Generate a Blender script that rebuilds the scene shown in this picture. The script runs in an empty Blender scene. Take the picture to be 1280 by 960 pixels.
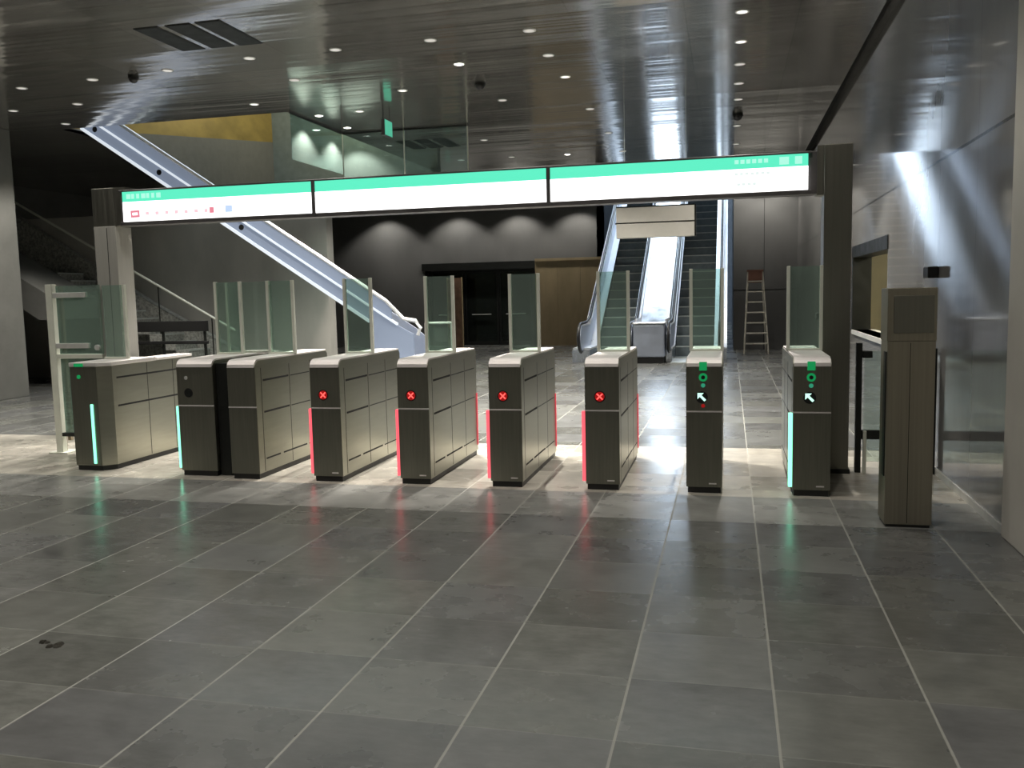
import bpy, bmesh, math, random
from mathutils import Matrix, Vector
random.seed(7)
C = bpy.context.scene.collection
PI = math.pi

# ------------------------------------------------------------------ camera
def make_camera():
    f, cx, cy = 1110.0, 640.0, 480.0
    vy, vx = (912.0, 362.0), (-4000.0, 472.0)
    Y = Vector((vy[0]-cx, -(vy[1]-cy), -f)).normalized()
    X = -Vector((vx[0]-cx, -(vx[1]-cy), -f)).normalized()
    X = (X - Y*X.dot(Y)).normalized()
    Z = X.cross(Y)
    cam = bpy.data.cameras.new('camera'); cam.sensor_width = 36; cam.lens = f/1280*36
    cam.clip_end = 200
    o = bpy.data.objects.new('camera', cam); C.objects.link(o)
    m = Matrix((X, Y, Z)).to_4x4(); m.translation = Vector((0, 0, 1.64))
    o.matrix_world = m
    bpy.context.scene.camera = o
make_camera()

# ------------------------------------------------------------------ world, view
w = bpy.data.worlds.new('world'); bpy.context.scene.world = w; w.use_nodes = True
w.node_tree.nodes['Background'].inputs[0].default_value = (0.55, 0.66, 0.8, 1)
w.node_tree.nodes['Background'].inputs[1].default_value = 0.02
vs = bpy.context.scene.view_settings
vs.view_transform = 'Standard'; vs.look = 'None'; vs.gamma = 1; vs.use_curve_mapping = False
vs.exposure = 0.55
cyc = bpy.context.scene.cycles
cyc.use_denoising = True; cyc.max_bounces = 8; cyc.transparent_max_bounces = 16
cyc.caustics_reflective = False; cyc.caustics_refractive = False
cyc.sample_clamp_indirect = 4.0

# light levels
P_ROW = 150      # downlights in view
P_GATE = 580     # the row just behind the gates
P_NEAR = 82     # rows over the camera, out of frame
P_WASH = 110     # wall washers
E_SKY = 4.2     # daylight above the escalators
E_SKY_LEFT = 1.2
E_SIGN = 1.7

CEIL = 4.72
WALLX = 1.75

# ------------------------------------------------------------------ materials
MATS = {}
def new_mat(name):
    m = bpy.data.materials.new(name); m.use_nodes = True
    nt = m.node_tree; return m, nt, nt.nodes['Principled BSDF']
def N(nt, t, **kw):
    n = nt.nodes.new(t)
    for k, v in kw.items(): setattr(n, k, v)
    return n
def math_n(nt, op, a, b=None, c=None):
    n = N(nt, 'ShaderNodeMath', operation=op)
    for i, v in enumerate((a, b, c)):
        if v is None: continue
        if isinstance(v, (int, float)): n.inputs[i].default_value = v
        else: nt.links.new(v, n.inputs[i])
    return n.outputs[0]
def mixc(nt, fac, a, b):
    n = N(nt, 'ShaderNodeMix', data_type='RGBA')
    for i, v in ((0, fac), (6, a), (7, b)):
        if isinstance(v, (int, float)): n.inputs[i].default_value = v
        elif isinstance(v, tuple): n.inputs[i].default_value = (*v, 1)
        else: nt.links.new(v, n.inputs[i])
    return n.outputs[2]
def noise(nt, scale, stretch=(1, 1, 1), detail=4, rough=0.6):
    g = N(nt, 'ShaderNodeNewGeometry')
    mp = N(nt, 'ShaderNodeMapping'); mp.inputs['Scale'].default_value = stretch
    nt.links.new(g.outputs['Position'], mp.inputs[0])
    n = N(nt, 'ShaderNodeTexNoise'); n.inputs['Scale'].default_value = scale
    n.inputs['Detail'].default_value = detail; n.inputs['Roughness'].default_value = rough
    nt.links.new(mp.outputs[0], n.inputs['Vector'])
    return n.outputs['Fac']
def rng(nt, v, a, b, c, d):
    n = N(nt, 'ShaderNodeMapRange')
    nt.links.new(v, n.inputs[0])
    for i, q in enumerate((a, b, c, d)): n.inputs[i+1].default_value = q
    return n.outputs[0]
def bump(nt, b, h, strength, dist=0.01):
    n = N(nt, 'ShaderNodeBump'); n.inputs['Strength'].default_value = strength
    n.inputs['Distance'].default_value = dist
    nt.links.new(h, n.inputs['Height']); nt.links.new(n.outputs[0], b.inputs['Normal'])

def plain(name, col, rough=0.6, metal=0.0, var=0.12, sc=6, stretch=(1, 1, 1), bmp=0.0, rvar=0.08):
    m, nt, b = new_mat(name)
    nz = noise(nt, sc, stretch)
    lo = tuple(c*(1-var) for c in col); hi = tuple(min(1, c*(1+var)) for c in col)
    nt.links.new(mixc(nt, rng(nt, nz, .3, .7, 0, 1), lo, hi), b.inputs['Base Color'])
    nt.links.new(rng(nt, nz, .3, .7, max(0.02, rough-rvar), rough+rvar), b.inputs['Roughness'])
    b.inputs['Metallic'].default_value = metal
    if bmp: bump(nt, b, noise(nt, sc*6, stretch), bmp)
    MATS[name] = m; return m
def emit(name, col, s):
    m, nt, b = new_mat(name)
    b.inputs['Base Color'].default_value = (*[c*.3 for c in col], 1)
    b.inputs['Emission Color'].default_value = (*col, 1); b.inputs['Emission Strength'].default_value = s
    b.inputs['Roughness'].default_value = .4
    MATS[name] = m; return m
def glass(name, tint, gl=0.9, haze=0.0):
    m = bpy.data.materials.new(name); m.use_nodes = True; nt = m.node_tree
    nt.nodes.remove(nt.nodes['Principled BSDF'])
    out = nt.nodes['Material Output']
    tr = N(nt, 'ShaderNodeBsdfTransparent'); tr.inputs[0].default_value = (*tint, 1)
    gs = N(nt, 'ShaderNodeBsdfGlossy'); gs.inputs['Roughness'].default_value = .03
    gs.inputs[0].default_value = (.9, 1, .96, 1)
    df = N(nt, 'ShaderNodeBsdfDiffuse'); df.inputs[0].default_value = (.50, .62, .56, 1)
    fr = N(nt, 'ShaderNodeLayerWeight'); fr.inputs[0].default_value = .35
    k = math_n(nt, 'MULTIPLY', fr.outputs['Fresnel'], gl)
    m0 = N(nt, 'ShaderNodeMixShader'); m0.inputs[0].default_value = haze
    nt.links.new(tr.outputs[0], m0.inputs[1]); nt.links.new(df.outputs[0], m0.inputs[2])
    mx = N(nt, 'ShaderNodeMixShader'); nt.links.new(k, mx.inputs[0])
    nt.links.new(m0.outputs[0], mx.inputs[1]); nt.links.new(gs.outputs[0], mx.inputs[2])
    nt.links.new(mx.outputs[0], out.inputs[0])
    MATS[name] = m; return m

plain('gate_steel', (.25, .245, .20), .36, .8, .10, 3, (30, 30, .8))
plain('gate_side_steel', (.38, .375, .315), .31, 1, .05, 3, (1, 1, 8), 0, .015)
plain('cap_steel', (.86, .81, .79), .45, .45, .05, 5)
plain('pillar_steel', (.27, .265, .23), .42, 1, .08, 2, (30, 30, .5))
plain('pale_steel', (.50, .49, .45), .5, .3, .08, 2, (30, 30, .5))
plain('pilaster', (.52, .50, .45), .6, 0, .1, 1.5)
plain('totem_steel', (.40, .37, .30), .42, 1, .10, 2, (30, 30, .5))
plain('post_metal', (.78, .80, .70), .45, .2, .05)
plain('bronze_post', (.36, .30, .22), .4, .8, .08)
plain('black_plastic', (.012, .012, .012), .45)
plain('dark_metal', (.03, .032, .03), .4, .6)
plain('dark_gap', (.008, .008, .008), .8)
plain('rubber', (.015, .015, .017), .35)
plain('esc_steel', (.62, .66, .74), .22, 1, .06, 4, (10, 10, 1))
plain('esc_deck', (.80, .82, .86), .2, 1, .05, 3)
plain('esc_side', (.50, .55, .66), .4, .75, .07, 3)
plain('esc_edge', (.9, .92, .95), .35, .6, .03)
plain('step_metal', (.22, .26, .28), .4, .7, .15, 8)
plain('step_nose', (.65, .68, .66), .4, .6, .1)
plain('concrete', (.20, .20, .185), .7, 0, .16, 1.6, (1, 1, 1), .15)
plain('concrete_light', (.40, .39, .355), .6, 0, .13, 1.3, (1, 1, .5), .15)
plain('back_concrete', (.155, .155, .15), .65, 0, .12, 1.2, (1, 1, .4), .1)
plain('soffit_dark', (.035, .036, .035), .8)
plain('void_wall', (.20, .22, .25), .6)
plain('teal_wall', (.20, .235, .22), .5)
plain('fascia_grey', (.17, .17, .16), .5)
plain('brass', (.34, .25, .075), .45, .3, .25, 1.2, (1, 1, 2))
plain('plywood', (.52, .41, .24), .6, 0, .15, 2.5, (1, 1, .3))
plain('beige_wall', (.62, .58, .42), .7, 0, .06, 3)
plain('counter_white', (.5, .5, .5), .5, 0, .1, 30)
plain('granite', (.36, .36, .33), .5, 0, .55, 22)
plain('sign_frame', (.16, .15, .15), .4, .6)
plain('blank_sign', (.55, .53, .48), .5, 0, .04)
plain('ladder_alu', (.80, .76, .66), .4, .6)
plain('ladder_red', (.36, .17, .12), .5)
plain('vent_dark', (.015, .02, .022), .7)
plain('trim_white', (.75, .75, .72), .4, .4)
plain('dirt', (.02, .018, .012), .9, 0, .4, 60)
plain('skin_tone_object', (.45, .27, .18), .6, 0, .3, 5)
plain('door_dark', (.035, .04, .04), .25)
glass('screen_glass', (.76, .87, .81), .7, .20)
glass('screen_glass_clear', (.86, .92, .89), .7, .10)
glass('curtain_glass', (.80, .90, .89), .5, .06)
glass('door_glass', (.5, .55, .55), .9, .02)
emit('sign_white', (1, 1, 1), E_SIGN)
emit('sign_green', (.11, .80, .52), .70)
emit('sign_pale', (.42, .93, .75), .66)
emit('sign_red', (.80, .25, .32), .66)
emit('sign_pink', (.95, .62, .68), .66)
emit('sign_blue', (.55, .70, .95), .66)
emit('sign_faint', (.78, .88, .86), .66)
emit('strip_red', (1.0, .10, .13), 1.0)
emit('strip_green', (.25, 1.0, .62), 1.3)
emit('strip_red_dim', (.9, .10, .13), .42)
emit('strip_green_dim', (.2, .9, .55), .5)
emit('led_red', (1.0, .08, .07), 1.6)
emit('led_red_dim', (.5, .01, .01), .35)
emit('led_green', (.55, 1.0, .80), .9)
emit('led_green_deep', (.01, .42, .12), .38)
emit('led_teal', (.05, .5, .28), .35)
emit('lamp', (1, .96, .88), 9)
emit('lamp_dim', (1, .96, .88), .42)
emit('lamp_mid', (1, .96, .88), 1.0)
emit('glow_panel', (.50, .60, .80), .20)  # emission stands in for unknown light on the left escalator's side
emit('glow_edge', (.85, .92, 1.0), .55)  # same added glow, stronger, on the left escalator's trim edges
emit('exit_green', (.15, .85, .55), .35)
emit('skylight', (.72, .86, 1.0), E_SKY)
emit('skylight_left', (.78, .90, .95), E_SKY_LEFT)

def floor_mat():
    m, nt, b = new_mat('stone_floor')
    g = N(nt, 'ShaderNodeNewGeometry'); s = N(nt, 'ShaderNodeSeparateXYZ'); nt.links.new(g.outputs['Position'], s.inputs[0])
    u = math_n(nt, 'DIVIDE', math_n(nt, 'SUBTRACT', s.outputs[0], 0.178), 0.5865)
    v = math_n(nt, 'DIVIDE', math_n(nt, 'SUBTRACT', s.outputs[1], 3.11), 0.54)
    iu, iv = math_n(nt, 'FLOOR', u), math_n(nt, 'FLOOR', v)
    fu, fv = math_n(nt, 'SUBTRACT', u, iu), math_n(nt, 'SUBTRACT', v, iv)
    def edge(fv_, wd):
        a = math_n(nt, 'ABSOLUTE', math_n(nt, 'SUBTRACT', fv_, 0.5))
        return math_n(nt, 'GREATER_THAN', a, 0.5-wd)
    ju, jv = edge(fu, .009), edge(fv, .006)
    cmb = N(nt, 'ShaderNodeCombineXYZ'); nt.links.new(iu, cmb.inputs[0]); nt.links.new(iv, cmb.inputs[1])
    wn = N(nt, 'ShaderNodeTexWhiteNoise', noise_dimensions='3D'); nt.links.new(cmb.outputs[0], wn.inputs[0])
    rnd = wn.outputs[0]
    sc = N(nt, 'ShaderNodeSeparateColor'); nt.links.new(wn.outputs[1], sc.inputs[0])
    # cloudy stone, shifted for every tile
    add = N(nt, 'ShaderNodeVectorMath', operation='ADD'); nt.links.new(g.outputs['Position'], add.inputs[0])
    mul = N(nt, 'ShaderNodeVectorMath', operation='SCALE'); nt.links.new(cmb.outputs[0], mul.inputs[0]); mul.inputs['Scale'].default_value = 7.3
    nt.links.new(mul.outputs[0], add.inputs[1])
    nz = N(nt, 'ShaderNodeTexNoise'); nz.inputs['Scale'].default_value = 4.5; nz.inputs['Detail'].default_value = 4; nz.inputs['Roughness'].default_value = .5
    nt.links.new(add.outputs[0], nz.inputs['Vector'])
    fine = noise(nt, 16, (.55, 1.3, 1), 5, .7)
    tone0 = math_n(nt, 'MULTIPLY', rng(nt, rnd, 0, 1, .76, 1.14), rng(nt, nz.outputs['Fac'], .25, .75, .80, 1.20))
    tone = math_n(nt, 'MULTIPLY', tone0, rng(nt, fine, .25, .75, .80, 1.20))
    base = mixc(nt, sc.outputs[1], (.128, .130, .116), (.120, .122, .121))
    # paler stone band under the gates; light on the floor painted into its colour
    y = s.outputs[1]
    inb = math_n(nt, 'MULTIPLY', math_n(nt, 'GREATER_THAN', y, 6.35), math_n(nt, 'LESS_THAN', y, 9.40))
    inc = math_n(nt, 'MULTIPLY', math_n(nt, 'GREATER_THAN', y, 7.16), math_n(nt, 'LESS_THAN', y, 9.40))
    base = mixc(nt, inb, base, (.25, .25, .235))  # front strip: colour brightened to stand for lamp light falling there
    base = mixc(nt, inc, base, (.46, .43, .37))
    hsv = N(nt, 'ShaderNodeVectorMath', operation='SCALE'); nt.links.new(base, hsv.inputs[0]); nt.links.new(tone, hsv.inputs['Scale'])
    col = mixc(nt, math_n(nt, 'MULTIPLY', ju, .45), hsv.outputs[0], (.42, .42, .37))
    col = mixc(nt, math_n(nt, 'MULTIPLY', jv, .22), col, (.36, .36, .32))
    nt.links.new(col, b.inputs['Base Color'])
    r = math_n(nt, 'ADD', rng(nt, sc.outputs[2], 0, 1, .20, .32), rng(nt, nz.outputs['Fac'], .3, .7, -.03, .05))
    nt.links.new(math_n(nt, 'ADD', r, math_n(nt, 'MULTIPLY', ju, .3)), b.inputs['Roughness'])
    b.inputs['Specular IOR Level'].default_value = .55
    bump(nt, b, fine, .04, .004)
    MATS['stone_floor'] = m
floor_mat()

def ceiling_mat():
    m, nt, b = new_mat('ceiling_metal')
    g = N(nt, 'ShaderNodeNewGeometry'); s = N(nt, 'ShaderNodeSeparateXYZ'); nt.links.new(g.outputs['Position'], s.inputs[0])
    u = math_n(nt, 'DIVIDE', math_n(nt, 'SUBTRACT', s.outputs[0], 0.75), 1.24)
    v = math_n(nt, 'DIVIDE', math_n(nt, 'SUBTRACT', s.outputs[1], 10.0), 1.19)
    iu, iv = math_n(nt, 'FLOOR', u), math_n(nt, 'FLOOR', v)
    fu, fv = math_n(nt, 'SUBTRACT', u, iu), math_n(nt, 'SUBTRACT', v, iv)
    eu = math_n(nt, 'GREATER_THAN', math_n(nt, 'ABSOLUTE', math_n(nt, 'SUBTRACT', fu, .5)), .496)
    ev = math_n(nt, 'GREATER_THAN', math_n(nt, 'ABSOLUTE', math_n(nt, 'SUBTRACT', fv, .5)), .494)
    j = math_n(nt, 'MAXIMUM', eu, ev)
    cmb = N(nt, 'ShaderNodeCombineXYZ'); nt.links.new(iu, cmb.inputs[0]); nt.links.new(iv, cmb.inputs[1])
    wn = N(nt, 'ShaderNodeTexWhiteNoise', noise_dimensions='3D'); nt.links.new(cmb.outputs[0], wn.inputs[0])
    t = rng(nt, wn.outputs[0], 0, 1, .85, 1.12)
    sclv = N(nt, 'ShaderNodeVectorMath', operation='SCALE'); sclv.inputs[0].default_value = (.62, .60, .565); nt.links.new(t, sclv.inputs['Scale'])
    nt.links.new(mixc(nt, math_n(nt, 'MULTIPLY', j, .4), sclv.outputs[0], (.08, .08, .08)), b.inputs['Base Color'])
    b.inputs['Metallic'].default_value = .8
    nt.links.new(rng(nt, noise(nt, 1.2), .3, .7, .11, .17), b.inputs['Roughness'])
    # panels sag a little: gentle waves along the hall
    h = math_n(nt, 'ADD', math_n(nt, 'MULTIPLY', noise(nt, 1.0, (.10, 2.6, 0), 2), .9),
               math_n(nt, 'MULTIPLY', math_n(nt, 'MULTIPLY', math_n(nt, 'SUBTRACT', fv, .5), math_n(nt, 'SUBTRACT', fv, .5)), 1.2))
    h = math_n(nt, 'ADD', h, math_n(nt, 'MULTIPLY', noise(nt, .6, (1, .3, 0), 1), .25))
    bump(nt, b, h, .8, .018)
    MATS['ceiling_metal'] = m
ceiling_mat()

def wall_mat():
    m, nt, b = new_mat('polished_wall')
    g = N(nt, 'ShaderNodeNewGeometry'); s = N(nt, 'ShaderNodeSeparateXYZ'); nt.links.new(g.outputs['Position'], s.inputs[0])
    v = math_n(nt, 'DIVIDE', s.outputs[1], 1.2); fv = math_n(nt, 'SUBTRACT', v, math_n(nt, 'FLOOR', v))
    ev = math_n(nt, 'GREATER_THAN', math_n(nt, 'ABSOLUTE', math_n(nt, 'SUBTRACT', fv, .5)), .496)
    ez = math_n(nt, 'LESS_THAN', math_n(nt, 'ABSOLUTE', math_n(nt, 'SUBTRACT', s.outputs[2], 2.70)), .012)
    nz = noise(nt, 1.1, (1, 1, .35), 5)
    c0 = mixc(nt, rng(nt, nz, .3, .7, 0, 1), (.27, .265, .255), (.37, .365, .355))
    c0 = mixc(nt, math_n(nt, 'MULTIPLY', ev, .3), c0, (.1, .1, .1))
    c0 = mixc(nt, math_n(nt, 'MULTIPLY', ez, .8), c0, (.05, .05, .05))
    nt.links.new(c0, b.inputs['Base Color'])
    b.inputs['Metallic'].default_value = .32
    nt.links.new(rng(nt, nz, .3, .7, .05, .09), b.inputs['Roughness'])
    bump(nt, b, noise(nt, .7, (1, 1, 1), 1), .10, .012)
    MATS['polished_wall'] = m
wall_mat()

# ------------------------------------------------------------------ mesh helpers
class MB:
    def __init__(s): s.v = []; s.f = []; s.mi = []; s.mats = []
    def _m(s, mat):
        if mat not in s.mats: s.mats.append(mat)
        return s.mats.index(mat)
    def face(s, pts, mat):
        n = len(s.v); s.v += [tuple(p) for p in pts]; s.f.append(tuple(range(n, n+len(pts)))); s.mi.append(s._m(mat)); return s
    def box(s, x0, x1, y0, y1, z0, z1, mat):
        n = len(s.v)
        s.v += [(x, y, z) for z in (z0, z1) for y in (y0, y1) for x in (x0, x1)]
        for q in ((0, 2, 3, 1), (4, 5, 7, 6), (0, 1, 5, 4), (2, 6, 7, 3), (0, 4, 6, 2), (1, 3, 7, 5)):
            s.f.append(tuple(n+i for i in q)); s.mi.append(s._m(mat))
        return s
    def prism(s, pts, axis, a, b, mat):
        # pts: 2-D outline; axis 'x': (y,z); 'y': (x,z); 'z': (x,y)
        def P(p, t):
            return {'x': (t, p[0], p[1]), 'y': (p[0], t, p[1]), 'z': (p[0], p[1], t)}[axis]
        n = len(s.v); k = len(pts)
        s.v += [P(p, a) for p in pts] + [P(p, b) for p in pts]; m = s._m(mat)
        s.f.append(tuple(range(n, n+k))); s.mi.append(m)
        s.f.append(tuple(range(n+2*k-1, n+k-1, -1))); s.mi.append(m)
        for i in range(k):
            j = (i+1) % k
            s.f.append((n+i, n+k+i, n+k+j, n+j)); s.mi.append(m)
        return s
    def cyl(s, c, r, h, axis, mat, seg=24, r2=None):
        r2 = r if r2 is None else r2
        n = len(s.v); m = s._m(mat)
        for t, rr in ((0, r), (h, r2)):
            for i in range(seg):
                a = 2*PI*i/seg; p, q = rr*math.cos(a), rr*math.sin(a)
                d = {'x': (t, p, q), 'y': (p, t, q), 'z': (p, q, t)}[axis]
                s.v.append((c[0]+d[0], c[1]+d[1], c[2]+d[2]))
        s.f.append(tuple(range(n, n+seg))); s.mi.append(m)
        s.f.append(tuple(range(n+2*seg-1, n+seg-1, -1))); s.mi.append(m)
        for i in range(seg):
            j = (i+1) % seg
            s.f.append((n+i, n+seg+i, n+seg+j, n+j)); s.mi.append(m)
        return s
    def tube(s, path, r, mat, seg=10, sx=1.0):
        path = [Vector(p) for p in path]; n0 = len(s.v); m = s._m(mat)
        for i, p in enumerate(path):
            d = (path[min(i+1, len(path)-1)] - path[max(i-1, 0)]).normalized()
            up = Vector((0, 0, 1)) if abs(d.z) < .95 else Vector((0, 1, 0))
            if abs(d.x) < 1e-6: a = Vector((1, 0, 0))
            else: a = d.cross(up).normalized()
            b = a.cross(d).normalized()
            for k in range(seg):
                t = 2*PI*k/seg
                s.v.append(tuple(p + a*(r*sx*math.cos(t)) + b*(r*math.sin(t))))
        for i in range(len(path)-1):
            for k in range(seg):
                k2 = (k+1) % seg; o = n0+i*seg
                s.f.append((o+k, o+k2, o+seg+k2, o+seg+k)); s.mi.append(m)
        s.f.append(tuple(range(n0+seg-1, n0-1, -1))); s.mi.append(m)
        e = n0+(len(path)-1)*seg
        s.f.append(tuple(range(e, e+seg))); s.mi.append(m)
        return s
    def build(s, name, parent=None, bevel=0, smooth=False):
        me = bpy.data.meshes.new(name); me.from_pydata(s.v, [], s.f)
        for q in s.mats: me.materials.append(MATS[q])
        me.polygons.foreach_set('material_index', s.mi)
        bm = bmesh.new(); bm.from_mesh(me); bmesh.ops.recalc_face_normals(bm, faces=bm.faces); bm.to_mesh(me); bm.free()
        if smooth: me.polygons.foreach_set('use_smooth', [True]*len(me.polygons))
        o = bpy.data.objects.new(name, me); C.objects.link(o)
        if parent is not None: o.parent = parent
        if bevel:
            b = o.modifiers.new('bevel', 'BEVEL'); b.width = bevel; b.segments = 2; b.limit_method = 'ANGLE'; b.angle_limit = .6
        return o
def thing(name, label, cat, loc=(0, 0, 0), group=None, rz=0):
    o = bpy.data.objects.new(name, None); C.objects.link(o); o.location = loc; o.rotation_euler = (0, 0, rz)
    o.empty_display_size = .1
    o['label'] = label; o['category'] = cat
    if group: o['group'] = group
    return o
def tag(o, label, cat, group=None):
    o['label'] = label; o['category'] = cat
    if group: o['group'] = group
    return o
def struct(o, label=None):
    o['kind'] = 'structure'
    if label: o['label'] = label
    return o
def dup(o, parent=None, loc=None, label=None):
    c = o.copy(); C.objects.link(c)
    if parent is not None: c.parent = parent
    if loc is not None: c.location = loc
    if label: c['label'] = label
    for ch in list(o.children): dup(ch, c)
    return c
def spot(loc, power, size=110, blend=.6, col=(1, .95, .87), r=.05, parent=None, rot=(0, 0, 0)):
    l = bpy.data.lights.new('spot', 'SPOT'); l.energy = power; l.spot_size = math.radians(size); l.spot_blend = blend
    l.color = col; l.shadow_soft_size = r
    o = bpy.data.objects.new('lamp_light', l); C.objects.link(o); o.location = loc; o.rotation_euler = rot
    if parent is not None: o.parent = parent
    return o

# ------------------------------------------------------------------ setting
XL, XR, Y0, Y1 = -18.0, 3.6, -7.0, 28.0
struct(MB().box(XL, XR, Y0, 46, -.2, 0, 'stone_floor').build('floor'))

# ceiling with two escalator openings (left hall, back hall)
O1 = (-11.3, -7.1, 13.75, 21.0)
O2 = (-3.85, 0.10, 22.6, 46.0)
mb = MB()
xs = [XL, O1[0], O1[1], O2[0], O2[1], WALLX-.10]
ys = [Y0, O1[2], O1[3], O2[2], Y1, 46.0]
for i in range(len(xs)-1):
    for j in range(len(ys)-1):
        cx_, cy_ = (xs[i]+xs[i+1])/2, (ys[j]+ys[j+1])/2
        if any(o[0] < cx_ < o[1] and o[2] < cy_ < o[3] for o in (O1, O2)): continue
        if cy_ > Y1: continue
        mb.box(xs[i], xs[i+1], ys[j], ys[j+1], CEIL, CEIL+.12, 'ceiling_metal')
struct(mb.build('ceiling'))
struct(MB().box(WALLX-.10, WALLX+.02, Y0, 25.0, CEIL+.10, CEIL+.16, 'dark_gap').build('trim_1'))

# right wall with the ticket window opening
RY0, RY1, RZ0, RZ1 = 10.95, 13.8, 1.02, 2.20
mb = MB()
for (a, b_, c, d) in ((6.25, RY0, 0, CEIL+.1), (RY1, 25.0, 0, CEIL+.1), (RY0, RY1, 0, RZ0), (RY0, RY1, RZ1, CEIL+.1)):
    mb.box(WALLX, WALLX+.22, a, b_, c, d, 'polished_wall')
struct(mb.build('wall_right'))
struct(MB().box(WALLX-.03, WALLX+.2, Y0, 6.25, 0, CEIL+.1, 'pilaster').build('wall_right_near', bevel=.01))
mb = MB()
mb.box(WALLX-.012, WALLX+.002, 6.25, 8.6, 0, .06, 'trim_white')
struct(mb.build('baseboard_right'))
# room behind the opening
mb = MB()
mb.box(3.45, 3.6, 10.0, 18.0, 0, 2.75, 'beige_wall')
mb.box(WALLX+.22, 3.6, 17.0, 17.2, 0, 2.75, 'beige_wall')
mb.box(WALLX+.22, 3.6, 9.9, 10.05, 0, 2.75, 'beige_wall')
mb.box(WALLX+.22, 3.6, 9.9, 17.2, 2.6, 2.75, 'beige_wall')
struct(mb.build('wall_ticket_room'))
mb = MB()
mb.box(WALLX-.015, WALLX+.24, RY0-.05, RY1+.05, RZ1-.14, RZ1+.02, 'dark_metal')
mb.box(WALLX-.015, WALLX+.24, RY1-.02, RY1+.10, RZ0, RZ1, 'dark_metal')
struct(mb.build('window_1'))
struct(MB().box(WALLX-.02, WALLX+.30, RY0, RY1, RZ0-.06, RZ0, 'trim_white').build('window_sill'))

# left wall and the recess beyond it
struct(MB().box(-12.6, -12.35, Y0, 13.5, 0, CEIL, 'concrete').build('wall_left', bevel=.01))
struct(MB().box(XL-.2, XL, 13.3, Y1, 0, CEIL+.1, 'concrete').build('wall_recess'))
struct(MB().box(XL, -12.6, 13.3, 13.5, 0, CEIL, 'concrete').build('wall_recess_return'))
# rear walls
DX0, DX1, DZ = -9.75, -6.05, 2.58
mb = MB()
mb.box(XL, DX0, Y1, Y1+.3, 0, CEIL+.1, 'back_concrete')
mb.box(DX1, O2[0], Y1, Y1+.3, 0, CEIL+.1, 'back_concrete')
mb.box(DX0, DX1, Y1, Y1+.3, DZ, CEIL+.1, 'back_concrete')
struct(mb.build('wall_back'))
struct(MB().box(0.10, WALLX+.2, 25.0, 25.3, 0, CEIL+.1, 'back_concrete').box(.895, .905, 24.995, 25.0, 0, CEIL, 'dark_gap')
       .box(0.10, WALLX, 24.995, 25.0, 1.62, 1.63, 'dark_gap').build('wall_back_right'))
struct(MB().box(XL, XR, Y0-.3, Y0, 0, CEIL+.1, 'concrete').build('wall_behind'))
# low wall behind the left escalator
struct(MB().box(-17.9, -8.03, 17.0, 17.3, 0, 3.55, 'concrete_light').build('wall_under_landing'))
# upper level: shaft over the left escalator
mb = MB()
mb.prism([(O1[2], CEIL), (O1[3], CEIL), (O1[3], 5.62)], 'x', O1[0]-.2, O1[0]+.02, 'fascia_grey')
mb.box(O1[0]-.2, O1[0]+.02, 16.5, O1[3], 4.1, CEIL, 'fascia_grey')
mb.prism([(O1[2], CEIL), (O1[3], 5.62), (O1[3], 9), (O1[2], 9)], 'x', O1[0]-.2, O1[0]+.02, 'brass')
mb.box(O1[1], O1[1]+.2, O1[2], O1[3], CEIL+.12, 9, 'void_wall')
mb.box(O1[0], O1[1], O1[2]-.2, O1[2], CEIL+.12, 9, 'void_wall')
mb.box(O1[0]+.02, O1[1]+.2, O1[3]-.02, O1[3]+.2, 4.1, 9, 'teal_wall')
struct(mb.build('wall_left_shaft'))
struct(MB().box(O1[0]-.2, O1[1]+.2, O1[2]-.2, O1[3]+.2, 9, 9.1, 'skylight_left').build('window_2'))
# upper level: shaft over the rear escalators
mb = MB()
mb.box(O2[0]-.2, O2[0], O2[2], O2[3], CEIL+.1, 12, 'void_wall')
mb.box(O2[0]-.2, O2[0], Y1, O2[3], 0, CEIL+.1, 'void_wall')
mb.box(O2[1], O2[1]+.2, O2[2], O2[3], CEIL+.1, 12, 'void_wall')
mb.box(O2[1], O2[1]+.2, 25.3, O2[3], 0, CEIL+.1, 'void_wall')
mb.box(O2[0], O2[1], O2[2]-.2, O2[2], CEIL+.12, 12, 'void_wall')
mb.box(O2[0]-.2, O2[1]+.2, O2[3], O2[3]+.2, 0, 12, 'void_wall')
struct(mb.build('wall_rear_shaft'))
struct(MB().box(O2[0]-.2, O2[1]+.2, O2[2]-.2, 28.6, 12, 12.1, 'void_wall').build('ceiling_shaft'))
struct(MB().box(O2[0]-.2, O2[1]+.2, 28.6, O2[3]+.2, 12, 12.1, 'skylight').build('window_3'))

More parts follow.
